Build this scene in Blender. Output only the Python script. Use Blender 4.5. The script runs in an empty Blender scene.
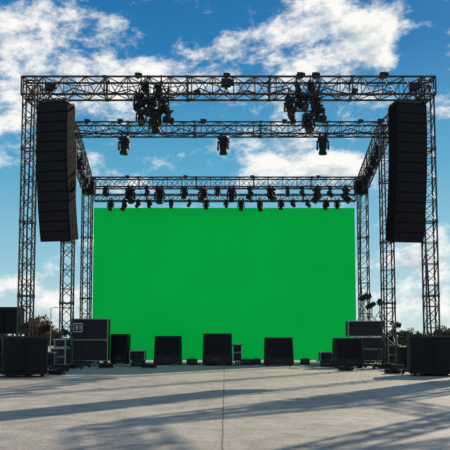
import bpy, bmesh, math, random
from mathutils import Vector, Matrix, Euler
random.seed(7)
R=math.radians
scene=bpy.context.scene
col=scene.collection
scene.view_settings.view_transform='Standard'
scene.view_settings.look='None'
scene.view_settings.exposure=0

# ------------------------------------------------------------ camera
F=700.0; TH=R(4.5); H=1.15; HZ=338.0; C0=HZ-F*math.tan(TH)
cam_d=bpy.data.cameras.new("camera"); cam=bpy.data.objects.new("camera",cam_d); col.objects.link(cam)
cam.location=(0,0,H); cam.rotation_euler=(R(90)+TH,0,0)
cam_d.sensor_width=36; cam_d.lens=F/450*36; cam_d.shift_y=(C0-225)/450
cam_d.clip_end=6000; cam_d.clip_start=0.1
scene.camera=cam
def W(px,py,y):
    a=(px-225)/F; b=(C0-py)/F; s,c=math.sin(TH),math.cos(TH)
    z=y*(s+b*c)/(c-b*s); x=a*(y*c+z*s)
    return x,z+H
def X(px,py,y): return W(px,py,y)[0]
def Z(py,y): return W(225,py,y)[1]

# ------------------------------------------------------------ materials
def newmat(name):
    m=bpy.data.materials.new(name); m.use_nodes=True
    nt=m.node_tree; b=nt.nodes['Principled BSDF']; return m,nt,b
def mat(name,c,rough=0.5,metal=0.0,var=0.25,scale=6,bump=0.0,bscale=60,spec=0.5):
    m,nt,b=newmat(name)
    tc=nt.nodes.new('ShaderNodeTexCoord')
    n=nt.nodes.new('ShaderNodeTexNoise'); n.inputs['Scale'].default_value=scale; n.inputs['Detail'].default_value=3
    nt.links.new(tc.outputs['Object'],n.inputs['Vector'])
    r=nt.nodes.new('ShaderNodeValToRGB')
    r.color_ramp.elements[0].position=0.3; r.color_ramp.elements[1].position=0.7
    r.color_ramp.elements[0].color=(*[v*(1-var) for v in c],1); r.color_ramp.elements[1].color=(*[min(1,v*(1+var)) for v in c],1)
    nt.links.new(n.outputs['Fac'],r.inputs['Fac']); nt.links.new(r.outputs['Color'],b.inputs['Base Color'])
    mr=nt.nodes.new('ShaderNodeMapRange'); mr.inputs['To Min'].default_value=max(0.05,rough-0.12); mr.inputs['To Max'].default_value=min(1,rough+0.12)
    nt.links.new(n.outputs['Fac'],mr.inputs['Value']); nt.links.new(mr.outputs['Result'],b.inputs['Roughness'])
    b.inputs['Metallic'].default_value=metal; b.inputs['Specular IOR Level'].default_value=spec
    if bump:
        n2=nt.nodes.new('ShaderNodeTexNoise'); n2.inputs['Scale'].default_value=bscale; n2.inputs['Detail'].default_value=2
        nt.links.new(tc.outputs['Object'],n2.inputs['Vector'])
        bp=nt.nodes.new('ShaderNodeBump'); bp.inputs['Strength'].default_value=bump; bp.inputs['Distance'].default_value=0.01
        nt.links.new(n2.outputs['Fac'],bp.inputs['Height']); nt.links.new(bp.outputs['Normal'],b.inputs['Normal'])
    return m
M_truss=mat('truss_aluminium',(0.075,0.068,0.066),0.42,0.8,0.45,4)
M_brace=mat('brace_aluminium',(0.065,0.059,0.057),0.44,0.8,0.45,4)
M_black=mat('black_paint',(0.011,0.011,0.013),0.6,0,0.35,5,0.4,90,spec=0.3)
M_array=mat('matt_black_cabinet',(0.009,0.009,0.010),0.85,0,0.35,5,spec=0.04)
M_grille=mat('black_grille',(0.007,0.007,0.009),0.65,0.2,0.4,30,0.8,140,spec=0.3)
M_plastic=mat('black_plastic',(0.018,0.018,0.020),0.45,0,0.2,8,spec=0.3)
M_steel=mat('dark_steel',(0.04,0.04,0.042),0.45,0.8,0.3,6)
M_alu=mat('case_aluminium',(0.38,0.38,0.38),0.38,0.9,0.2,10)
M_panel=mat('case_panel',(0.014,0.015,0.018),0.55,0,0.35,3,spec=0.3)
M_rubber=mat('rubber',(0.015,0.015,0.015),0.75,0,0.2,10)
M_white=mat('white_marking',(0.85,0.85,0.83),0.5,0,0.05,10)
M_lens=mat('lens_glass',(0.03,0.035,0.045),0.2,0.0,0.2,3)
M_bark=mat('bark',(0.07,0.05,0.035),0.9,0,0.3,10,0.8,20)
M_leafA=mat('leaves_green',(0.045,0.062,0.025),0.7,0,0.5,1.2)
M_leafB=mat('leaves_autumn',(0.16,0.075,0.03),0.7,0,0.45,1.2)
M_post=mat('galvanised_post',(0.22,0.24,0.26),0.6,0.3,0.15,4)

def screen_mat():
    m,nt,b=newmat('green_screen_surface')
    tc=nt.nodes.new('ShaderNodeTexCoord')
    n=nt.nodes.new('ShaderNodeTexNoise'); n.inputs['Scale'].default_value=0.35; n.inputs['Detail'].default_value=3
    nt.links.new(tc.outputs['Object'],n.inputs['Vector'])
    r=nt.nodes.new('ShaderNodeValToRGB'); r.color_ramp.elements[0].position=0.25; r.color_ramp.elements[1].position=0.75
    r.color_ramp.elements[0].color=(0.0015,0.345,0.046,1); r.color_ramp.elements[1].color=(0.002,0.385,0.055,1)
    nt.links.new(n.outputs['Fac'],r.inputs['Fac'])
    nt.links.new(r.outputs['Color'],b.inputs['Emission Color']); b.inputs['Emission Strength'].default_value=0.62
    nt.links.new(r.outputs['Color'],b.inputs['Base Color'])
    b.inputs['Roughness'].default_value=1.0; b.inputs['Specular IOR Level'].default_value=0.0
    return m
M_screen=screen_mat()

def concrete_mat():
    m,nt,b=newmat('concrete_slab_surface'); N=nt.nodes.new; L=nt.links.new
    tc=N('ShaderNodeTexCoord')
    def noise(s,d,rough=0.6,vec=None,dist=0):
        n=N('ShaderNodeTexNoise'); n.inputs['Scale'].default_value=s; n.inputs['Detail'].default_value=d
        n.inputs['Roughness'].default_value=rough; n.inputs['Distortion'].default_value=dist
        L(vec or tc.outputs['Object'],n.inputs['Vector']); return n.outputs['Fac']
    def ramp(v,p0,c0,p1,c1):
        r=N('ShaderNodeValToRGB'); e=r.color_ramp.elements; e[0].position=p0; e[1].position=p1
        e[0].color=(*c0,1); e[1].color=(*c1,1); L(v,r.inputs['Fac']); return r.outputs['Color']
    def mul(a,bb,f=1.0):
        x=N('ShaderNodeMix'); x.data_type='RGBA'; x.blend_type='MULTIPLY'; x.inputs[0].default_value=f
        L(a,x.inputs[6]); L(bb,x.inputs[7]); return x.outputs[2]
    base=ramp(noise(0.45,6,0.68),0.34,(0.46,0.41,0.33),0.66,(0.67,0.60,0.49))
    mid=ramp(noise(2.2,8,0.78),0.36,(0.62,0.615,0.61),0.57,(1,1,1))
    fine=ramp(noise(24,4,0.8),0.34,(0.58,0.58,0.58),0.58,(1,1,1))
    dk=noise(0.9,7,0.75,dist=0.5)
    spots=ramp(dk,0.55,(1,1,1),0.66,(0.70,0.69,0.68))
    c=mul(mul(mul(base,mid),fine),spots)
    sp=N('ShaderNodeSeparateXYZ'); L(tc.outputs['Object'],sp.inputs['Vector'])
    def M(op,a,bv=None,cv=None):
        n=N('ShaderNodeMath'); n.operation=op
        for i,q in enumerate((a,bv,cv)):
            if q is None: continue
            if isinstance(q,(int,float)): n.inputs[i].default_value=q
            else: L(q,n.inputs[i])
        return n.outputs[0]
    wob=M('MULTIPLY',M('SUBTRACT',dk,0.5),0.05)
    def joint(s,period,off,w,c0):
        t=M('ADD',M('ADD',s,off),wob)
        d=M('ABSOLUTE',M('WRAP',t,period/2,-period/2))
        return ramp(d,w,(c0,c0,c0*0.97),w*1.8,(1,1,1))
    jx=joint(sp.outputs['X'],9.0,0.03,0.007,0.25); jy=joint(sp.outputs['Y'],6.0,1.6,0.01,0.5)
    c=mul(c,jx,0.85); c=mul(c,jy,0.55)
    L(c,b.inputs['Base Color'])
    b.inputs['Roughness'].default_value=0.70; b.inputs['Specular IOR Level'].default_value=0.4
    bp=N('ShaderNodeBump'); bp.inputs['Strength'].default_value=0.6; bp.inputs['Distance'].default_value=0.014
    L(noise(22,3,0.75),bp.inputs['Height']); L(bp.outputs['Normal'],b.inputs['Normal'])
    return m
M_floor=concrete_mat()
M_grass=mat('dry_grass',(0.10,0.10,0.045),0.9,0,0.4,0.2)

# ------------------------------------------------------------ geometry helpers
def tube(bm,a,b,r,n=6,r2=None,caps=True):
    a=Vector(a); b=Vector(b); d=b-a; L=d.length
    if L<1e-5: return
    q=d.to_track_quat('Z','Y').to_matrix().to_4x4(); q.translation=(a+b)/2
    bmesh.ops.create_cone(bm,cap_ends=caps,segments=n,radius1=r,radius2=r if r2 is None else r2,depth=L,matrix=q)
def box(bm,c,s,rot=None,bev=0,seg=2):
    m=Matrix.Translation(Vector(c))
    if rot is not None: m=m@Euler(rot).to_matrix().to_4x4()
    m=m@Matrix.Diagonal((s[0],s[1],s[2],1))
    r=bmesh.ops.create_cube(bm,size=1,matrix=m)
    if bev:
        es=list({e for v in r['verts'] for e in v.link_edges})
        bmesh.ops.bevel(bm,geom=es,offset=bev,segments=seg,affect='EDGES',profile=0.5)
def prism(bm,pts,x0,x1,bev=0):
    va=[bm.verts.new((x0,p[0],p[1])) for p in pts]; vb=[bm.verts.new((x1,p[0],p[1])) for p in pts]
    fs=[bm.faces.new(va),bm.faces.new(vb[::-1])]
    n=len(pts)
    for i in range(n): fs.append(bm.faces.new((va[i],vb[i],vb[(i+1)%n],va[(i+1)%n])))
    bmesh.ops.recalc_face_normals(bm,faces=fs)
    if bev:
        es=list({e for f in fs for e in f.edges}); bmesh.ops.bevel(bm,geom=es,offset=bev,segments=2,affect='EDGES',profile=0.5)
def lathe(bm,prof,axis='Z',n=20,mtx=None):
    rings=[]
    for r,z in prof:
        ring=[]
        for i in range(n):
            t=2*math.pi*i/n; p=Vector((r*math.cos(t),r*math.sin(t),z))
            if mtx: p=mtx@p
            ring.append(bm.verts.new(p))
        rings.append(ring)
    for a,b in zip(rings,rings[1:]):
        for i in range(n): bm.faces.new((a[i],a[(i+1)%n],b[(i+1)%n],b[i]))
    bm.faces.new(rings[0][::-1]); bm.faces.new(rings[-1])
def mesh(name,bm,m,parent=None,loc=(0,0,0),smooth=False):
    me=bpy.data.meshes.new(name); bm.to_mesh(me); bm.free(); me.materials.append(m)
    o=bpy.data.objects.new(name,me); col.objects.link(o); o.location=loc
    if parent: o.parent=parent
    return o
def thing(name,loc,label,cat,group=None,rz=0):
    e=bpy.data.objects.new(name,None); e.empty_display_size=0.2; col.objects.link(e)
    e.location=loc; e.rotation_euler=(0,0,rz); tag(e,label,cat,group); return e
def tag(o,label,cat,group=None):
    o["label"]=label; o["category"]=cat
    if group: o["group"]=group
def copy_tree(o,parent=None):
    c=o.copy(); col.objects.link(c)
    if parent is not None: c.parent=parent; c.matrix_parent_inverse=Matrix.Identity(4)
    for k in o.children: copy_tree(k,c)
    return c
RN=random.uniform
# ------------------------------------------------------------ truss
def truss_bm(p0,p1,w,h,chord_r,brace_r,step,up=(0,0,1)):
    p0=Vector(p0); p1=Vector(p1); d=(p1-p0); L=d.length; d.normalize()
    up=Vector(up); s=d.cross(up).normalized(); u=s.cross(d).normalized()
    cs=[(-w/2,-h/2),(w/2,-h/2),(w/2,h/2),(-w/2,h/2)]
    A=bmesh.new(); B=bmesh.new()
    def P(i,t): return p0+d*t+s*cs[i][0]+u*cs[i][1]
    for i in range(4): tube(A,P(i,0),P(i,L),chord_r,8)
    n=max(2,round(L/step)); st=L/n
    for i in range(4):
        j=(i+1)%4
        for k in range(n):
            if (k+i)%2==0: tube(B,P(i,k*st),P(j,(k+1)*st),brace_r,5,caps=False)
            else: tube(B,P(j,k*st),P(i,(k+1)*st),brace_r,5,caps=False)
            if k and k%2==0: tube(B,P(i,k*st),P(j,k*st),brace_r*0.9,5,caps=False)
    m=max(1,round(L/2.5))
    for k in range(m+1):
        t=L*k/m
        for i in range(4): tube(A,P(i,t),P((i+1)%4,t),chord_r*0.8,6)
        if 0<k<m:
            for i in range(4): tube(A,P(i,t-0.07),P(i,t+0.07),chord_r*1.45,8)
    return A,B
def add_truss(parent,name,p0,p1,w=0.5,h=0.5,cr=0.028,br=0.014,step=0.5,up=(0,0,1)):
    A,B=truss_bm(p0,p1,w,h,cr,br,step,up)
    a=mesh(name,A,M_truss,parent); b=mesh('lattice_bracing',B,M_brace,a)
    return a

DF,DM,DB,DS=22.15,26.9,32.6,33.5
ZF=Z(88.5,DF); ZM=Z(129.5,DM); ZB=Z(183,DB)
FL=X(26,300,DF); FR=X(431,300,DF)
ML=X(67,290,DM); MR=X(388,290,DM)
BL=X(86,290,DB); BR=X(364,290,DB)

def tower(parent,x,y,ztop,w,wide_step=0.42):
    add_truss(parent,'truss_tower',(x,y,0.12),(x,y,ztop),w,w,0.027,0.0135,wide_step,up=(0,1,0))
    bm=bmesh.new(); box(bm,(x,y,0.05),(w+0.35,w+0.35,0.08),bev=0.01)
    for sx in (-1,1):
        for sy in (-1,1):
            tube(bm,(x+sx*(w/2),y+sy*(w/2),0.09),(x+sx*(w/2+0.55),y+sy*(w/2+0.55),0.09),0.035,6)
            tube(bm,(x+sx*(w/2+0.55),y+sy*(w/2+0.55),0.0),(x+sx*(w/2+0.55),y+sy*(w/2+0.55),0.14),0.05,8)
            tube(bm,(x+sx*(w/2+0.5),y+sy*(w/2+0.5),0.1),(x+sx*(w/2),y+sy*(w/2),0.9),0.02,6)
    mesh('tower_base',bm,M_steel,parent)

g=thing('truss_gantry',(0,0,0),"dark aluminium box truss gantry standing on concrete, holding the speaker arrays","truss gantry")
add_truss(g,'truss_beam',(FL-0.22,DF,ZF),(FR+0.22,DF,ZF),0.58,0.58,0.032,0.015,0.34)
tower(g,FL,DF,ZF+0.34,0.38,0.34); tower(g,FR,DF,ZF+0.34,0.38,0.34)

g2=thing('stage_roof',(0,0,0),"open dark truss roof structure on four towers around the green screen","stage truss structure")
add_truss(g2,'truss_beam',(ML-0.3,DM,ZM),(MR+0.3,DM,ZM),0.5,0.46,0.029,0.0145,0.34)
add_truss(g2,'truss_beam',(BL-0.3,DB,ZB),(BR+0.3,DB,ZB),0.5,0.45,0.029,0.0145,0.34)
for u,v,dz in ((ML,BL,0),(MR,BR,0)):
    add_truss(g2,'truss_beam',(u,DM+0.3,ZM-0.02),(v,DB-0.3,ZB),0.5,0.5,0.029,0.0145,0.34)
for x,y,z in ((ML,DM,ZM),(MR,DM,ZM),(BL,DB,ZB),(BR,DB,ZB)): tower(g2,x,y,z+0.27,0.42,0.36)
for a,b in (((FL,DF+0.35,ZF),(ML,DM-0.3,ZM)),((FR,DF+0.35,ZF),(MR,DM-0.3,ZM))):
    add_truss(g2,'truss_beam',a,b,0.45,0.45,0.028,0.015,0.42)

g3=thing('side_truss_wing',(0,0,0),"dark truss side wing beside the stage, standing on concrete","truss wing")
wing=[(9.9,23.5),(14.2,26.8),(10.9,19.6),(15.5,23.0),(13.4,18.6)]
for x,y in wing: add_truss(g3,'truss_tower',(x,y,0.05),(x,y,9.0),0.45,0.45,0.05,0.03,0.45,up=(0,1,0))
for i,j in ((0,1),(2,3),(0,2),(1,3),(2,4)):
    a,b=wing[i],wing[j]; add_truss(g3,'truss_beam',(a[0],a[1],9.25),(b[0],b[1],9.25),0.45,0.45,0.04,0.022,0.45)

# ------------------------------------------------------------ green screen
zt=Z(208,DS)
x0=X(93,285,DS); x1=X(355.5,285,DS)
sw=x1-x0; scx=(x0+x1)/2; zb=0.10
s=thing('screen',(scx,DS,0),"huge plain bright green screen wall under the stage truss","green screen")
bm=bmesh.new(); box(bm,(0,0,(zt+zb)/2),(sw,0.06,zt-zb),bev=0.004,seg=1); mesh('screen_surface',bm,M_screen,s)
bm=bmesh.new()
for xx in [(-sw/2+0.15)+i*(sw-0.3)/8 for i in range(9)]:
    tube(bm,(xx,0.1,0.0),(xx,0.1,zt-0.1),0.035,6); tube(bm,(xx,0.1,zt*0.6),(xx,1.6,0.03),0.03,6); tube(bm,(xx,0.1,0.05),(xx,1.6,0.03),0.03,6)
for i in range(5):
    z=0.15+i*(zt-0.4)/4; tube(bm,(-sw/2+0.1,0.1,z),(sw/2-0.1,0.1,z),0.03,6)
mesh('support_frame',bm,M_steel,s)
st=thing('screen_truss',(0,0,0),"thin dark horizontal truss along the top edge of the green screen","truss")
ZS=Z(198,DS-0.45)
add_truss(st,'truss_beam',(BL+0.25,DS-0.45,ZS),(BR-0.25,DS-0.45,ZS),0.3,0.3,0.025,0.013,0.3)

# ------------------------------------------------------------ line array
AW=1.04; AD=0.56; AH=0.311
arr_b=bmesh.new(); prism(arr_b,[(0,0),(0,-AH-0.004),(AD,-AH-0.004),(AD,0.0)],-AW/2,AW/2,0)
bmesh.ops.bevel(arr_b,geom=[e for e in arr_b.edges],offset=0.004,segments=1,affect='EDGES')
me_cab=bpy.data.meshes.new('speaker_cabinet'); arr_b.to_mesh(me_cab); arr_b.free(); me_cab.materials.append(M_array)
gb=bmesh.new(); box(gb,(0,-0.008,-AH/2),(AW*0.95,0.02,AH*0.90),bev=0.007)
me_gr=bpy.data.meshes.new('speaker_grille'); gb.to_mesh(me_gr); gb.free(); me_gr.materials.append(M_grille)
hb=bmesh.new(); box(hb,(0,0,0),(0.014,AD*0.35,0.035),bev=0.004)
me_hd=bpy.data.meshes.new('handle'); hb.to_mesh(me_hd); hb.free(); me_hd.materials.append(M_array)
def line_array(x,y0,zt,yaw,label):
    t=thing('line_array',(x,y0,zt),label,"line array speaker",group="hanging line array speakers",rz=yaw)
    y=0;z=0;ang=R(-1.5)
    for i in range(14):
        ang+=R(0.7+i*0.055)
        c=bpy.data.objects.new('speaker_cabinet',me_cab); col.objects.link(c); c.parent=t
        c.location=(0,y,z); c.rotation_euler=(ang,0,0)
        gr=bpy.data.objects.new('speaker_grille',me_gr); col.objects.link(gr); gr.parent=c
        for sx in (-1,1):
            h_=bpy.data.objects.new('handle',me_hd); col.objects.link(h_); h_.parent=c; h_.location=(sx*(AW/2+0.004),AD*0.5,-AH/2)
        y+=AH*math.sin(ang); z-=AH*math.cos(ang)
    b=bmesh.new()
    for sx in (-1,1): box(b,(sx*0.43,AD/2,0.06),(0.06,AD+0.15,0.10))
    for sy in (0.05,AD-0.05): box(b,(0,sy,0.06),(0.92,0.06,0.08))
    for sx in (-0.4,0.4):
        tube(b,(sx,0.1,0.08),(0,AD/2,0.24),0.015,5); tube(b,(sx,AD-0.1,0.08),(0,AD/2,0.24),0.015,5)
    mesh('rigging_frame',b,M_steel,t)
    b=bmesh.new(); px_=[Vector((0.2,AD,0.2)),Vector((0.25,AD+0.05,-1.5)),Vector((0.22,AD+0.25,-3.0)),Vector((0.2,AD+0.4,-3.8))]
    for a_,b_ in zip(px_,px_[1:]): tube(b,a_,b_,0.02,6)
    mesh('signal_cable',b,M_rubber,t)
    return t
DA=DF-0.75; LA="tall black curved line array hanging from the gantry beside the tower"
line_array(X(52,110,DA),DA,Z(102.5,DA),R(-13),LA)
line_array(X(411,110,DA),DA,Z(103.5,DA),R(10),LA)
LB="unseen black line array added on the side truss wing for its shadow"
line_array(12.0,25.2,8.9,R(10),LB)  # out of view, added to throw broad shadow streaks across the concrete

# ------------------------------------------------------------ moving head light
def make_head(sc=1.0):
    t=thing('moving_head_light',(0,0,0),"black moving head spotlight clamped under a truss","stage light",group="moving head lights on the truss")
    b=bmesh.new()
    tube(b,(-0.14,0,-0.09),(0.14,0,-0.09),0.016,6)
    for sx in (-0.11,0.11):
        tube(b,(sx,0,-0.10),(sx,0,0.0),0.018,6); lathe(b,[(0.045,-0.025),(0.05,0),(0.045,0.025)],n=10,mtx=Matrix.Translation((sx,0,0.0))@Matrix.Rotation(R(90),4,'X'))
    mesh('clamp',b,M_steel,t)
    b=bmesh.new(); box(b,(0,0,-0.165),(0.38,0.30,0.13),bev=0.025); box(b,(0,-0.155,-0.165),(0.16,0.015,0.06)); 
    lathe(b,[(0.10,-0.27),(0.11,-0.235)],n=14); mesh('base_housing',b,M_plastic,t)
    b=bmesh.new(); box(b,(0,0,-0.285),(0.40,0.13,0.06),bev=0.015)
    for sx in (-1,1):
        box(b,(sx*0.205,0,-0.42),(0.06,0.14,0.32),bev=0.02)
        lathe(b,[(0.07,-0.035),(0.08,0),(0.07,0.035)],n=14,mtx=Matrix.Translation((sx*0.205,0,-0.53))@Matrix.Rotation(R(90),4,'Y'))
    mesh('yoke',b,M_plastic,t)
    b=bmesh.new()
    lathe(b,[(0.05,0.25),(0.115,0.235),(0.14,0.17),(0.145,0.02),(0.15,0.0),(0.125,-0.04),(0.13,-0.12),(0.155,-0.16),(0.16,-0.24),(0.145,-0.255)],n=20)
    for k in range(5): lathe(b,[(0.150,0.04+k*0.03),(0.152,0.052+k*0.03)],n=20)
    hd=mesh('lamp_head',b,M_black,t,loc=(0,0,-0.53))
    b=bmesh.new(); lathe(b,[(0.12,-0.262),(0.06,-0.274),(0.01,-0.278)],n=20); mesh('lens',b,M_lens,hd)
    return t
proto=make_head()
first=[True]
def place_head(x,y,z,sc=1.0,tilt=(0,0),rz=0,label=None):
    if first[0]: c=proto; first[0]=False
    else: c=copy_tree(proto)
    c.location=(x,y,z); c.scale=(sc,)*3; c.rotation_euler=(0,0,rz)
    for k in c.children:
        if k.name.startswith('lamp_head'): k.rotation_euler=(tilt[0],0,0)
    if label: c["label"]=label
    return c
for px in (125,223.5,322):
    place_head(X(px,140,DM),DM-0.2,ZM-0.25,1.02,(R(RN(-12,12)),0),R(RN(-30,30)))
def ladder(px,items):
    x=X(px,110,DF); y=DF-0.12; zt=ZF-0.31
    t=thing('hanging_ladder_bar',(x,y,zt),"black pipe lighting ladder with cables hanging under the gantry beam","lighting bar",group="lighting ladder bars")
    b=bmesh.new()
    for sx in (-0.5,0.45): tube(b,(sx,0,0.3),(sx,0,-0.72),0.025,6)
    for z in (-0.02,-0.48): tube(b,(-0.62,0,z),(0.62,0,z),0.025,6)
    for sx in (-0.25,0.2): tube(b,(sx,0.02,0.72),(sx,0.02,-0.05),0.018,6)
    mesh('pipe_frame',b,M_steel,t)
    b=bmesh.new()
    for k in range(16):
        a=Vector((RN(-0.6,0.6),RN(-0.1,0.1),RN(0.0,0.7))); e=Vector((RN(-0.7,0.7),RN(-0.1,0.1),RN(-0.6,0.3)))
        m=(a+e)/2+Vector((RN(-.2,.2),RN(-.1,.1),-RN(0.1,0.6))); pr=a
        for q in range(1,9):
            u=q/8; p=a*(1-u)**2+m*2*u*(1-u)+e*u*u; tube(b,pr,p,0.016,5,caps=False); pr=p
    mesh('cable_loom',b,M_rubber,t)
    for dx,dz,sc,ti,rz in items:
        place_head(x+dx,y-0.06,zt+dz,sc,(R(ti),0),R(rz),label="black moving head spotlight clamped to a hanging pipe ladder")
ladder(155,((-0.50,0.10,0.78,70,30),(-0.14,0.04,0.9,-35,-20),(0.26,0.0,0.85,65,60),(-0.42,-0.38,0.75,-50,10),(0.02,-0.48,0.95,20,-35),(0.44,-0.42,0.7,80,-70),(0.10,0.42,0.6,40,20),(-0.30,0.48,0.5,-30,50)))
ladder(304,((-0.46,0.02,0.85,40,-25),(-0.08,0.10,0.8,-60,30),(0.36,0.06,0.9,25,50),(-0.40,-0.36,0.7,-20,60),(0.12,-0.50,0.9,-35,15),(0.50,-0.34,0.75,100,-50),(0.22,0.50,0.55,-40,20),(-0.22,0.44,0.55,30,70)))
for px in (108,130,147,161,183,203,217,233,251,272,288,301,316,329,345):
    place_head(X(px+RN(-1.5,1.5),190,DB),DB-0.22,ZB-0.20,RN(0.92,1.06) if px in(130,161,203,233,272,316,345) else RN(0.6,0.8),(R(RN(-50,50)),0),R(RN(-80,80)))
for px in (113,124,138,152,170,190,205,224,241,259,280,295,309,324,338):
    place_head(X(px+RN(-2.5,2.5),200,DS-0.5),DS-0.55,ZS-0.06,RN(0.5,0.76),(R(RN(-60,60)),0),R(RN(-80,80)))
for side,(a,b_) in (('l',((ML,DM,ZM),(BL,DB,ZB))),('r',((MR,DM,ZM),(BR,DB,ZB)))):
    for u in (0.12,0.3,0.5,0.68,0.85):
        x=a[0]+(b_[0]-a[0])*u; y=a[1]+(b_[1]-a[1])*u; z=a[2]+(b_[2]-a[2])*u
        place_head(x+(0.15 if side=='l' else -0.15),y,z-0.28,0.8,(R(RN(-40,40)),0),R(RN(-90,90)))

def fill(px,py):
    x,z=W(px,py,DB-0.7)
    t=thing('hanging_speaker',(x,DB-0.7,z),"small black loudspeaker hanging below the rear truss corner","speaker",group="hanging fill speakers")
    b=bmesh.new(); prism(b,[(-0.3,-0.33),(-0.22,0.33),(0.3,0.33),(0.3,-0.28)],-0.27,0.27,0.02); mesh('cabinet',b,M_black,t)
    b=bmesh.new(); box(b,(0,-0.275,0.0),(0.46,0.02,0.56),rot=(R(-7),0,0),bev=0.006); mesh('grille',b,M_grille,t)
    b=bmesh.new(); tube(b,(-0.31,0,0.0),(-0.31,0,0.45),0.02); tube(b,(0.31,0,0.0),(0.31,0,0.45),0.02); tube(b,(-0.31,0,0.45),(0.31,0,0.45),0.02); tube(b,(0,0,0.45),(0,0,0.7),0.02)
    tube(b,(-0.32,0,0),(-0.26,0,0),0.03); tube(b,(0.26,0,0),(0.32,0,0),0.03)
    mesh('bracket',b,M_steel,t)
fill(89,188); fill(361,188)

def hoist(x,y,z,chain_to=None,sc=1):
    t=thing('chain_hoist',(x,y,z),"small black electric chain hoist fixed to a truss beam","hoist",group="chain hoists")
    b=bmesh.new(); box(b,(0,0,0.0),(0.30*sc,0.22*sc,0.24*sc),bev=0.02*sc); box(b,(0.19*sc,0,0.02*sc),(0.10*sc,0.18*sc,0.15*sc),bev=0.015*sc)
    mesh('motor_body',b,M_black,t)
    b=bmesh.new(); 
    box(b,(0,0,-0.15*sc),(0.10*sc,0.06,0.08*sc))
    if chain_to: tube(b,(0.03,0,-0.1*sc),(0.03,0,chain_to-z),0.014,5)
    mesh('beam_clamp',b,M_steel,t)
for px in (138,226,300,315,383):
    hoist(X(px,80,DF),DF-0.05,ZF+0.42,None,RN(0.5,0.8))
for px in (53,410):
    hoist(X(px,80,DF),DF-0.42,ZF-0.10,Z(103,DA),0.9)
hoist(X(226,84,DF),DF-0.36,ZF+0.05,None,1.0)
hoist(X(197,84,DF),DF-0.36,ZF-0.25,None,0.5); hoist(X(352,84,DF),DF-0.36,ZF-0.2,None,0.5)
for px in (87,120,203,284,360,380): hoist(X(px,124,DM),DM-0.05,ZM+0.32,None,RN(0.45,0.65))
for px in (127,185,252,318): hoist(X(px,178,DB),DB,ZB+0.30,None,0.5)

def droop(pts,sag,label,r=0.014):
    b=bmesh.new()
    for a,c in zip(pts,pts[1:]):
        a=Vector(a); c=Vector(c); pr=a
        for q in range(1,9):
            u=q/8; p=a.lerp(c,u)-Vector((0,0,sag*4*u*(1-u))); tube(b,pr,p,r,5,caps=False); pr=p
    o=mesh('hanging_cable',b,M_rubber); tag(o,label,"cable","cables slung along the trusses")
def rowpts(x0,x1,y,z,n): return [(x0+(x1-x0)*i/n+RN(-.3,.3)*(0<i<n),y,z+RN(-.06,.06)) for i in range(n+1)]
droop(rowpts(FL+0.5,FR-0.5,DF-0.32,ZF-0.2,13),0.12,"thin black power cable slung along the gantry beam",0.018)
droop(rowpts(FL+0.3,FR-0.3,DF+0.1,ZF+0.02,9),0.18,"thin black power cable slung along the gantry beam",0.018)
droop(rowpts(FL+0.8,FR-0.8,DF-0.3,ZF+0.15,7),0.2,"thin black power cable slung along the gantry beam",0.014)
droop(rowpts(ML,MR,DM-0.28,ZM-0.2,11),0.12,"thin black power cable slung along a roof truss",0.018)
droop(rowpts(ML,MR,DM,ZM+0.1,8),0.2,"thin black power cable slung along a roof truss",0.018)
droop(rowpts(BL,BR,DB-0.28,ZB-0.2,14),0.10,"thin black power cable slung along a roof truss")
for xx,yy,zz in ((BR-0.1,DB-0.2,ZB),(BL+0.1,DB-0.2,ZB),(MR-0.1,DM-0.2,ZM),(FR-0.1,DF-0.15,ZF),(FL+0.1,DF-0.15,ZF)):
    droop([(xx,yy,zz),(xx+RN(-.1,.1),yy,zz*0.5),(xx+RN(-.1,.1),yy,0.1)],0.0,"black cable bundle running down a truss tower",0.025)

# ------------------------------------------------------------ ground speakers
def speaker(name,x,y,w,h,d,label,rz=0,slant=0.12,z=0,taper=0.0,group=None,cat="speaker"):
    t=thing(name,(x,y,z),label,cat,group,rz)
    b=bmesh.new()
    prism(b,[(-d/2,0.05),(-d/2+slant*0.25,h*0.30),(-d/2+slant,h),(d/2-0.02,h),(d/2,0.05)],-w/2,w/2,0)
    for v in b.verts:
        if taper: v.co.x*=1-taper*(v.co.z/h)
    bmesh.ops.bevel(b,geom=list(b.edges),offset=0.022,segments=2,affect='EDGES',profile=0.5)
    mesh('cabinet',b,M_black,t)
    b=bmesh.new(); ang=math.atan2(slant*0.75,h*0.7)
    box(b,(0,-d/2+slant*0.62-0.012,h*0.64),(w*0.86*(1-taper*0.7),0.03,h*0.60),rot=(-ang,0,0),bev=0.008)
    mesh('grille',b,M_grille,t)
    b=bmesh.new()
    box(b,(0,-d/2-0.004+slant*0.12,h*0.19),(w*0.34,0.02,h*0.12),rot=(-0.1,0,0),bev=0.005)
    mesh('connector_panel',b,M_plastic,t)
    for sx in (-1,1):
        b=bmesh.new()
        xs=sx*(w/2*(1-taper*0.6))
        for zz in (-0.08,0.08): tube(b,(xs,zz,h*0.6),(xs+sx*0.035,zz,h*0.6),0.012,6)
        tube(b,(xs+sx*0.035,-0.1,h*0.6),(xs+sx*0.035,0.1,h*0.6),0.014,6)
        mesh('handle',b,M_steel,t)
    b=bmesh.new()
    for sx in (-1,1): box(b,(sx*(w/2-0.1),0,0.035),(0.07,d-0.15,0.07),bev=0.01)
    mesh('rubber_feet',b,M_rubber,t)
    return t
def gy(py):
    b=(C0-py)/F; s_,c_=math.sin(TH),math.cos(TH)
    return -H*(c_-b*s_)/(s_+b*c_)
def ground_item(l,r,top,base):
    y=gy(base); xl=X(l,base,y); xr=X(r,base,y); return y,(xl+xr)/2,xr-xl,Z(top,y)
G="black stage monitors standing in a row"
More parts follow.
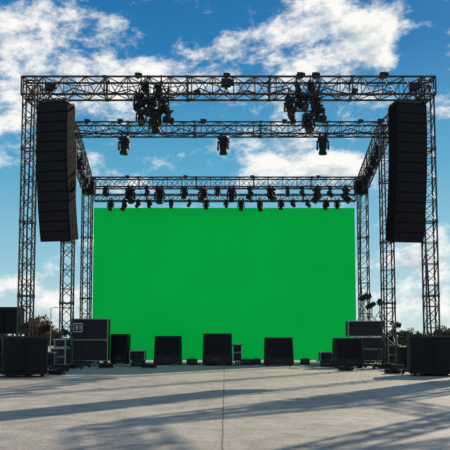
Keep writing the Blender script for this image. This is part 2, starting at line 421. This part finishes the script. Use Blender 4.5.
for l,r,tp,bs,ta,lab in ((153.5,181,336,365,0.05,"square black stage monitor speaker on the concrete"),
                  (202.5,232.5,333.5,365.5,0.05,"taller black stage monitor speaker on the concrete"),
                  (265,294,337.5,366,0.05,"square black stage monitor speaker on the concrete"),
                  (335.5,364.5,338,368,0.05,"black stage monitor speaker beside the road cases")):
    y,x,w,h=ground_item(l,r,tp,bs)
    speaker('stage_monitor',x,y+0.4,w,h,0.8,lab,rz=R(RN(-3,3)),slant=0.22,taper=ta,group=G)
y,x,w,h=ground_item(110.5,128,334,364)
speaker('stage_monitor',x,y+0.3,w,h,0.6,"narrow upright black speaker beside a road case",rz=R(-8),slant=0.06,group=G)
def sub(l,r,tp,bs,d,rz,label,z=0,y_off=0):
    y,x,w,h=ground_item(l,r,tp,bs)
    t=thing('subwoofer',(x,y+d/2+y_off,z),label,"subwoofer",group="black subwoofers",rz=rz)
    hh=h-z; zl=0.08
    b=bmesh.new(); box(b,(0,0,zl+(hh-zl)/2),(w,d,hh-zl),bev=0.025); mesh('cabinet',b,M_black,t)
    b=bmesh.new(); box(b,(0,-d/2-0.01,zl+(hh-zl)/2),(w*0.92,0.03,(hh-zl)*0.88),bev=0.01); 
    box(b,(0,-d/2-0.03,zl+(hh-zl)/2),(0.03,0.03,(hh-zl)*0.88)); mesh('grille',b,M_grille,t)
    for sx in (-1,1):
        b=bmesh.new()
        tube(b,(sx*(w/2+0.03),-0.12,hh*.55),(sx*(w/2+0.03),0.12,hh*.55),0.014,6)
        for q in (-0.1,0.1): tube(b,(sx*w/2,q,hh*.55),(sx*(w/2+0.03),q,hh*.55),0.012,6)
        mesh('handle',b,M_steel,t)
    for sx in (-1,1):
        for sy in (-1,1): 
            b=bmesh.new()
            cx=sx*(w/2-0.12); cy=sy*(d/2-0.12)
            tube(b,(cx-0.02,cy,0.05),(cx+0.02,cy,0.05),0.05,10); box(b,(cx,cy,0.088),(0.08,0.08,0.03))
            mesh('caster',b,M_rubber,t)
    return t
sub(-2,42,336.5,377.5,1.1,R(14),"big black subwoofer cabinet on casters by the gantry tower")
sub(-50,-8,336.5,377.5,1.1,R(6),"big black subwoofer cabinet on casters next to its pair")
sub(414,459,336,376.5,1.1,R(-10),"big black subwoofer cabinet on casters by the gantry tower")
sub(401,412,347,370,0.6,R(0),"narrow black cabinet behind a bigger subwoofer")
sub(-12,21,336,368.5,0.9,R(5),"lower black cabinet of a stack behind the subwoofer")
y,x,w,h=ground_item(-12,21,336,368.5); zst=h+0.01
sub(-12,17,307,368.5,0.9,R(3),"upper black cabinet stacked on another cabinet",z=zst)

# ------------------------------------------------------------ road cases
def road_case(x,y,z,w,d,h,label,rz=0,rows=1,cast=True,panels=2,logo=False):
    t=thing('road_case',(x,y,z),label,"flight case","black road cases with aluminium edges",rz)
    z0=0.14 if cast else 0.0
    b=bmesh.new(); box(b,(0,0,z0+(h-z0)/2),(w-0.03,d-0.03,h-z0-0.03)); mesh('case_body',b,M_panel,t)
    b=bmesh.new(); e=0.038
    for sx in (-1,1):
        for sy in (-1,1):
            box(b,(sx*(w/2-e/2),sy*(d/2-e/2),z0+(h-z0)/2),(e,e,h-z0-2*e))
        for zz in (z0+e/2,h-e/2): box(b,(sx*(w/2-e/2),0,zz),(e,d-2*e,e))
    for sy in (-1,1):
        for zz in (z0+e/2,h-e/2): box(b,(0,sy*(d/2-e/2),zz),(w-2*e,e,e))
    for k in range(1,rows+1):
        zz=z0+(h-z0)*k/(rows+1)
        for q in (-0.02,0.02): box(b,(0,-d/2+0.008,zz+q),(w-2*e,0.02,0.016))
    mesh('edge_trim',b,M_alu,t)
    for sx in (-1,1):
        for zz in (z0+0.04,h-0.04):
            b=bmesh.new(); bmesh.ops.create_icosphere(b,subdivisions=2,radius=0.052,matrix=Matrix.Translation((sx*(w/2-0.03),-(d/2-0.03),zz)))
            mesh('ball_corner',b,M_alu,t)
    for k in range(panels):
        xx=-w/2+w*(k+0.5)/panels
        for rr in range(rows+1):
            b=bmesh.new()
            zz=z0+(h-z0)*(rr+0.5)/(rows+1)
            box(b,(xx,-d/2-0.002,zz),(min(0.2,w/panels*0.45),0.02,0.10),bev=0.006); tube(b,(xx-0.07,-d/2-0.018,zz-0.01),(xx+0.07,-d/2-0.018,zz-0.01),0.012,6)
            mesh('latch',b,M_steel,t)
    if cast:
        for sx in (-1,1):
            for sy in (-1,1):
                b=bmesh.new(); cx=sx*(w/2-0.14); cy=sy*(d/2-0.14)
                tube(b,(cx-0.022,cy,0.06),(cx+0.022,cy,0.06),0.06,12); box(b,(cx,cy,0.128),(0.1,0.1,0.02)); box(b,(cx-0.03,cy,0.09),(0.016,0.05,0.07)); box(b,(cx+0.03,cy,0.09),(0.016,0.05,0.07))
                mesh('caster',b,M_rubber,t)
    if logo:
        b=bmesh.new(); lx=-w/2+0.30; lz=h-0.40; s_=0.36; yy=-d/2-0.012
        for q in (-1,1):
            box(b,(lx+q*s_/2,yy,lz),(0.035,0.008,s_+0.035)); box(b,(lx,yy,lz+q*s_/2),(s_-0.036,0.008,0.035))
        box(b,(lx-0.07,yy,lz),(0.035,0.008,0.2)); box(b,(lx-0.005,yy,lz+0.085),(0.09,0.008,0.03)); box(b,(lx-0.005,yy,lz),(0.09,0.008,0.03)); box(b,(lx-0.005,yy,lz-0.085),(0.09,0.008,0.03)); box(b,(lx+0.10,yy,lz),(0.035,0.008,0.2))
        mesh('white_emblem',b,M_white,t)
    return t
def case_px(l,r,tp,bs,d,label,**k):
    y,x,w,h=ground_item(l,r,tp,bs); return road_case(x,y+d/2,0,w,d,h,label,**k),y,x,w,h
_,yl,xl_,wl,hl=case_px(70,107,318.5,364.5,0.9,"large black road case with metal edges and a square white emblem",rz=R(3),logo=True,rows=1,panels=2)
_,yc,xc,wc,hc=case_px(358,386,337,364.5,0.9,"black road case with silver edges supporting another case",rz=R(-3),rows=1,panels=2)
x_,z_=W(367,321,yc); sc_=F/yc
road_case(X(367,330,yc),yc+0.42,hc+0.012,37/sc_,0.85,z_-hc,"wide low road case stacked on top of another",rz=R(-2),rows=0,cast=False,panels=3)
case_px(129,145,350.5,364,0.5,"small low black case on the concrete beside the speakers",rows=0,panels=1)
case_px(233,242,344,364.5,0.5,"small upright black rack case next to a monitor speaker",rows=1,panels=1)
case_px(320,333,352,364.5,0.5,"small black case near the edge of the green screen",rows=0,panels=1)
case_px(387,400,345,368,0.6,"medium black road case by the truss tower",rows=1,panels=1,rz=R(8))
case_px(51,67,348,369,0.7,"medium black road case by the truss tower",rows=1,panels=1,rz=R(-8))
case_px(45,54,352,371,0.6,"small black road case next to a subwoofer",rows=0,panels=1,rz=R(5))
y,x,w,h=ground_item(387,400,345,368)
road_case(x-0.03,y+0.3,h+0.012,0.42,0.45,0.36,"small black case stacked on a medium road case",rz=0.2,rows=0,cast=False,panels=1)
y,x,w,h=ground_item(51,67,348,369)
road_case(x+0.04,y+0.35,h+0.012,0.48,0.45,0.32,"small black case stacked on a medium road case",rz=-0.25,rows=0,cast=False,panels=1)

def stage_box(px,py,w,label):
    y=gy(py); x=X(px,py,y)
    t=thing('stage_box',(x,y,0),label,"stage box","small stage boxes",RN(-0.4,0.4))
    b=bmesh.new(); prism(b,[(-0.2,0.0),(-0.12,0.24),(0.2,0.24),(0.2,0.0)],-w/2,w/2,0.012); mesh('housing',b,M_black,t)
    b=bmesh.new(); box(b,(0,-0.178,0.115),(w*0.75,0.02,0.09),rot=(R(-18),0,0)); mesh('socket_panel',b,M_steel,t)
    b=bmesh.new(); tube(b,(-0.1,0,0.28),(0.1,0,0.28),0.012); tube(b,(-0.1,0,0.23),(-0.1,0,0.28),0.012); tube(b,(0.1,0,0.23),(0.1,0,0.28),0.012); mesh('handle',b,M_steel,t)
for px,py,w in ((138,366,0.5),(192,364.5,0.45),(247,365,0.55),(256,364.5,0.4),(305,364.5,0.4),(327,366.5,0.5),(60,372,0.45),(398,372,0.4),(78,367,0.4)): stage_box(px,py,w,"small black stage box lying on the concrete")

def stand_light(x,y,z,h,label,tilt=-20,s=1.0,rz=0.3):
    t=thing('spotlight_stand',(x,y,z),label,"light on stand","spotlights on tripods",rz)
    b=bmesh.new(); tube(b,(0,0,0.1),(0,0,h),0.018,8)
    for k in range(3):
        a=2*math.pi*k/3+0.4; tube(b,(0,0,h*0.55),(0.34*math.cos(a),0.34*math.sin(a),0.02),0.014,6); tube(b,(0,0,0.2),(0.2*math.cos(a),0.2*math.sin(a),h*0.22),0.010,6)
    mesh('tripod',b,M_steel,t)
    b=bmesh.new(); lathe(b,[(0.06*s,0.22*s),(0.11*s,0.18*s),(0.12*s,0),(0.14*s,-0.16*s),(0.15*s,-0.2*s)],n=18)
    hd=mesh('lamp_head',b,M_black,t,loc=(0,0,h+0.08)); hd.rotation_euler=(R(-80+tilt),0,0)
    b=bmesh.new(); lathe(b,[(0.13*s,-0.21*s),(0.05*s,-0.22*s)],n=18); mesh('lens',b,M_lens,hd)
    for k in range(4):
        b=bmesh.new(); a=k*math.pi/2; m=Euler((0,0,a)).to_matrix()
        box(b,m@Vector((0.155*s,0,-0.27*s)),(0.008,0.22*s,0.13*s),rot=(0,0,a)); mesh('barn_door',b,M_black,hd)
    b=bmesh.new(); tube(b,(-0.17*s,0,h-0.06),(-0.17*s,0,h+0.1),0.012); tube(b,(0.17*s,0,h-0.06),(0.17*s,0,h+0.1),0.012); tube(b,(-0.17*s,0,h-0.06),(0.17*s,0,h-0.06),0.012)
    mesh('yoke',b,M_steel,t)
xx,zt_=W(366,297,yc+0.4)
for px,fr,ti,s_,rz in ((364,1.0,-30,0.95,2.0),(372,0.70,20,0.85,-1.7),(380,0.85,5,0.75,2.9)):
    xx=X(px,302,yc+0.4); stand_light(xx,yc+0.45,z_+0.012,(zt_-z_)*fr-0.12,"small dark spotlight on a thin tripod atop road cases",tilt=ti,s=s_,rz=rz)
for px,bs,tp,rz in ((394,366,322,1.0),(46,368,326,-2.0),(64,366,330,0.7)):
    y=gy(bs); x,zz=W(px,tp,y); stand_light(x,y,0,zz-0.15,"small dark spotlight on a thin tripod beside a tower",tilt=10,s=0.8,rz=rz)

# coiled cables
def coil(px,py):
    y=gy(py); x=X(px,py,y); b=bmesh.new(); pr=None
    for k in range(120):
        a=k*0.35; r=0.24+0.04*math.sin(k*0.9); p=Vector((x+r*math.cos(a),y+r*math.sin(a)*0.95,0.02+0.0011*k))
        if pr: tube(b,pr,p,0.016,5,caps=False)
        pr=p
    o=mesh('cable_coil',b,M_rubber); tag(o,"black cable coil lying on the concrete by the cases","cable coil","coiled cables")
for px,py in ((57,375),(106,368),(393,374),(346,371),(149,368)): coil(px,py)

def cable(pts,label,r=0.014):
    b=bmesh.new(); P=[Vector((p[0],p[1],r)) for p in pts]
    def cr(p0,p1,p2,p3,u): return 0.5*((2*p1)+(p2-p0)*u+(2*p0-5*p1+4*p2-p3)*u*u+(3*p1-p0-3*p2+p3)*u**3)
    pr=P[0]; Q=[P[0]]+P+[P[-1]]
    for i in range(len(P)-1):
        for q in range(1,9):
            p=cr(Q[i],Q[i+1],Q[i+2],Q[i+3],q/8); tube(b,pr,p,r,6,caps=False); pr=p
    o=mesh('cable',b,M_rubber); tag(o,label,"cable","black cables on the ground")
for i in range(9):
    y=RN(27.5,30.5); x=-6.0+i*1.5; pts=[]
    for k in range(5): pts.append((x+k*RN(0.3,0.7),y+RN(-0.9,0.9)))
    cable(pts,"thin black cable snaking over the concrete between speakers")

# ------------------------------------------------------------ ground
b=bmesh.new(); bmesh.ops.create_grid(b,x_segments=2,y_segments=2,size=2500); o=mesh('ground',b,M_grass,loc=(0,1500,-0.02)); o["kind"]="structure"
b=bmesh.new(); bmesh.ops.create_grid(b,x_segments=2,y_segments=2,size=1); 
for v in b.verts: v.co.x*=70; v.co.y*=60
o=mesh('pavement',b,M_floor,loc=(0,35,0)); 
o["kind"]="structure"
# ------------------------------------------------------------ trees
def tree_meshes(seed,leafmat):
    rnd=random.Random(seed)
    b=bmesh.new(); tube(b,(0,0,0),(0.05,0,2.2),0.22,8,0.13); tips=[]
    for k in range(9):
        a=rnd.uniform(0,6.28); z0=rnd.uniform(1.3,2.3); l=rnd.uniform(1.2,2.4); e=Vector((math.cos(a)*l*0.8,math.sin(a)*l*0.8,z0+l*rnd.uniform(0.6,1.1)))
        tube(b,(0.03,0,z0),e,0.08,5,0.02); tips.append(e)
    tips.append(Vector((0,0,4.6))); tube(b,(0.05,0,2.2),(0,0,4.6),0.12,6,0.03)
    tm=bpy.data.meshes.new('trunk'); b.to_mesh(tm); b.free(); tm.materials.append(M_bark)
    vs=[];fs=[]
    for e in tips:
        for j in range(4):
            c=e+Vector((rnd.gauss(0,.5),rnd.gauss(0,.5),rnd.gauss(0,.4))); rr=rnd.uniform(0.35,0.8)
            for q in range(38):
                p=c+Vector((rnd.gauss(0,1),rnd.gauss(0,1),rnd.gauss(0,0.8)))*rr*0.6
                s_=rnd.uniform(0.09,0.2); m=Euler((rnd.uniform(0,3),rnd.uniform(0,3),rnd.uniform(0,3))).to_matrix()
                k=len(vs); vs+=[p+m@Vector(v)*s_ for v in ((-1,-.6,0),(1,-.6,0),(0.8,.7,0),(-.8,.7,0))]; fs.append((k,k+1,k+2,k+3))
    cm=bpy.data.meshes.new('crown'); cm.from_pydata(vs,[],fs); cm.materials.append(leafmat)
    return tm,cm
kinds=[tree_meshes(1,M_leafA),tree_meshes(2,M_leafA),tree_meshes(3,M_leafA)]; aut=tree_meshes(4,M_leafB)
def tree(x,y,h,km,label,rz):
    t=thing('tree',(x,y,-0.02),label,"tree","distant trees",rz); s_=h/5.4; t.scale=(s_*RN(0.9,1.2),s_*RN(0.9,1.2),s_)
    for n,m in (('trunk',km[0]),('crown',km[1])):
        o=bpy.data.objects.new(n,m); col.objects.link(o); o.parent=t
for i in range(46):
    y=RN(125,190); x=RN(-0.40,0.40)*y
    tree(x,y,RN(2.2,3.1)*y/150,random.choice(kinds),"small leafy green tree beyond the edge of the concrete",RN(0,6))
for px,tp,y in ((36,315,100),(41,319,104)):
    x,z=W(px,tp,y); tree(x,y,z,aut,"reddish brown autumn tree beyond the truss tower",RN(0,6))
for px,tp,y in ((402,331,100),(411,329,104),(420,332,98),(444,327,100),(450,329,96),(56,330,110),(49,331,105)):
    x,z=W(px,tp,y); tree(x,y,z,kinds[int(px)%3],"small leafy green tree beyond the edge of the concrete",RN(0,6))
rnd=random.Random(5); vs=[];fs=[]
for k in range(9000):
    x=rnd.uniform(-90,90); p=Vector((x,112+rnd.gauss(0,1.2),abs(rnd.gauss(0,0.5))*(1+0.4*math.sin(x*0.5))))
    s_=rnd.uniform(0.15,0.4); m=Euler((rnd.uniform(0,3),rnd.uniform(0,3),rnd.uniform(0,3))).to_matrix()
    k=len(vs); vs+=[p+m@Vector(v)*s_ for v in ((-1,-.6,0),(1,-.6,0),(0.8,.7,0),(-.8,.7,0))]; fs.append((k,k+1,k+2,k+3))
hm=bpy.data.meshes.new('hedge'); hm.from_pydata(vs,[],fs); hm.materials.append(M_leafA)
o=bpy.data.objects.new('hedge',hm); col.objects.link(o); o["kind"]="stuff"; tag(o,"long low band of dark green bushes beyond the concrete","hedge")
for px,tp,y in ((51,308,80),):
    x,z=W(px,tp,y); t=thing('street_lamp',(x,y,0),"slim grey street lamp pole beyond the concrete","street lamp")
    b=bmesh.new(); tube(b,(0,0,0),(0,0,z),0.06,8,0.035); tube(b,(0,0,z-0.02),(0.5,0,z+0.06),0.03,6); mesh('pole',b,M_post,t)
    b=bmesh.new(); box(b,(0.65,0,z+0.06),(0.4,0.18,0.08),bev=0.02); mesh('lamp_housing',b,M_post,t)

# ------------------------------------------------------------ light & sky
SE,SA=R(27),R(39)
S=Vector((math.sin(SA)*math.cos(SE),math.cos(SA)*math.cos(SE),math.sin(SE)))
ld=bpy.data.lights.new('sun','SUN'); ld.energy=5.0; ld.angle=R(0.5); ld.color=(1,0.88,0.70)
lo=bpy.data.objects.new('sun',ld); col.objects.link(lo); lo.rotation_euler=(-S).to_track_quat('-Z','Y').to_euler()
w=bpy.data.worlds.new("World"); scene.world=w; w.use_nodes=True; nt=w.node_tree; N=nt.nodes.new; L=nt.links.new
try:
    w.cycles.sampling_method='MANUAL'; w.cycles.sample_map_resolution=256
except Exception as ex: print(ex)
bg=nt.nodes['Background']
sky=N('ShaderNodeTexSky'); sky.sky_type='NISHITA'; sky.sun_disc=False; sky.sun_elevation=SE; sky.sun_rotation=SA
sky.air_density=1.0; sky.dust_density=0.3; sky.ozone_density=2.0
def M(op,*a):
    n=N('ShaderNodeMath'); n.operation=op
    for i,q in enumerate(a):
        if isinstance(q,(int,float)): n.inputs[i].default_value=q
        else: L(q,n.inputs[i])
    return n.outputs[0]
tc=N('ShaderNodeTexCoord'); sp=N('ShaderNodeSeparateXYZ'); L(tc.outputs['Generated'],sp.inputs[0])
az=M('ARCTAN2',sp.outputs['X'],sp.outputs['Y']); el=M('ARCSINE',sp.outputs['Z'])
def vec(x,y,z):
    c=N('ShaderNodeCombineXYZ')
    for i,q in enumerate((x,y,z)):
        if isinstance(q,(int,float)): c.inputs[i].default_value=q
        else: L(q,c.inputs[i])
    return c.outputs[0]
def dens(daz,del_,det):
    a=M('ADD',az,daz); e=M('ADD',el,del_)
    v=vec(M('MULTIPLY_ADD',e,0.35,a),M('MULTIPLY_ADD',a,-0.30,M('MULTIPLY',e,1.7)),0.37)
    n=N('ShaderNodeTexNoise'); n.inputs['Scale'].default_value=10.5; n.inputs['Detail'].default_value=det; n.inputs['Roughness'].default_value=0.66; n.inputs['Distortion'].default_value=0.1
    L(v,n.inputs['Vector']); return M('MULTIPLY_ADD',M('SUBTRACT',n.outputs['Fac'],0.5),1.8,0.5)
n0=dens(0,0,10); n1=dens(0.014,0.018,5)
blobs=[(75,60,85,28,.26),(15,60,50,30,.16),(160,74,55,13,.16),(70,12,32,9,.18),(15,125,26,36,.22),
 (335,50,66,46,.22),(375,18,50,20,.20),(255,92,50,12,.10),
 (285,156,44,21,.50),(345,166,24,11,.2),(95,150,20,22,.14),
 (20,288,48,16,.24),(420,265,42,16,.26),(430,305,48,12,.24),(25,318,50,8,.2),
 (218,44,34,8,.24),(130,28,24,6,.12),
 (200,8,60,14,-.2),(435,55,22,34,-.18),(15,220,45,40,-.25),(440,190,26,45,-.25),(190,165,40,20,-.14)]
base=None
for px,py,rx,ry,amp in blobs:
    a0=math.atan((px-225)/F); e0=math.atan((HZ-py)/F); ra=rx/F; re=ry/F
    u=M('MULTIPLY',M('SUBTRACT',az,a0),1/ra); v=M('MULTIPLY',M('SUBTRACT',el,e0),1/re)
    g_=M('EXPONENT',M('MULTIPLY',M('MULTIPLY_ADD',u,u,M('MULTIPLY',v,v)),-0.8))
    base=M('MULTIPLY',g_,amp) if base is None else M('MULTIPLY_ADD',g_,amp,base)
base=M('MULTIPLY_ADD',M('MAXIMUM',M('MULTIPLY',sp.outputs['Y'],-1.0),0.0),0.18,base)  # unseen clouds added behind the camera to lift the ambient light
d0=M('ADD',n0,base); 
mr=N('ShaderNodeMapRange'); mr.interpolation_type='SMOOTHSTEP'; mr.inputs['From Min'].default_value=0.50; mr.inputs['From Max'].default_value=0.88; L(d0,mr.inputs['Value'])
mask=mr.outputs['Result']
lit=M('MULTIPLY',M('SUBTRACT',n0,n1),1.7)
thick=N('ShaderNodeMapRange'); thick.inputs['From Min'].default_value=0.76; thick.inputs['From Max'].default_value=1.14; L(d0,thick.inputs['Value'])
sh=M('ADD',M('SUBTRACT',0.88,M('MULTIPLY',thick.outputs['Result'],0.50)),lit)
sh.node.use_clamp=True
cr=N('ShaderNodeValToRGB'); e=cr.color_ramp.elements; e[0].position=0.08; e[1].position=0.95
e[0].color=(0.26,0.35,0.43,1); e[1].color=(0.98,0.965,0.93,1)
k=cr.color_ramp.elements.new(0.5); k.color=(0.57,0.64,0.69,1)
L(sh,cr.inputs['Fac'])
hs=N('ShaderNodeHueSaturation'); hs.inputs['Saturation'].default_value=1.3; hs.inputs['Hue'].default_value=0.485; hs.inputs['Value'].default_value=0.08; L(sky.outputs['Color'],hs.inputs['Color'])
gr=N('ShaderNodeValToRGB'); e=gr.color_ramp.elements
e[0].position=0.0; e[0].color=(0.56,0.74,0.80,1); e[1].position=0.6; e[1].color=(0.006,0.10,0.33,1)
for p,c in ((0.10,(0.31,0.60,0.72)),(0.24,(0.10,0.40,0.62)),(0.40,(0.015,0.19,0.46))):
    k=gr.color_ramp.elements.new(p); k.color=(*c,1)
L(el,gr.inputs['Fac'])
s2=N('ShaderNodeMix'); s2.data_type='RGBA'; s2.inputs[0].default_value=0.85; L(hs.outputs['Color'],s2.inputs[6]); L(gr.outputs['Color'],s2.inputs[7])
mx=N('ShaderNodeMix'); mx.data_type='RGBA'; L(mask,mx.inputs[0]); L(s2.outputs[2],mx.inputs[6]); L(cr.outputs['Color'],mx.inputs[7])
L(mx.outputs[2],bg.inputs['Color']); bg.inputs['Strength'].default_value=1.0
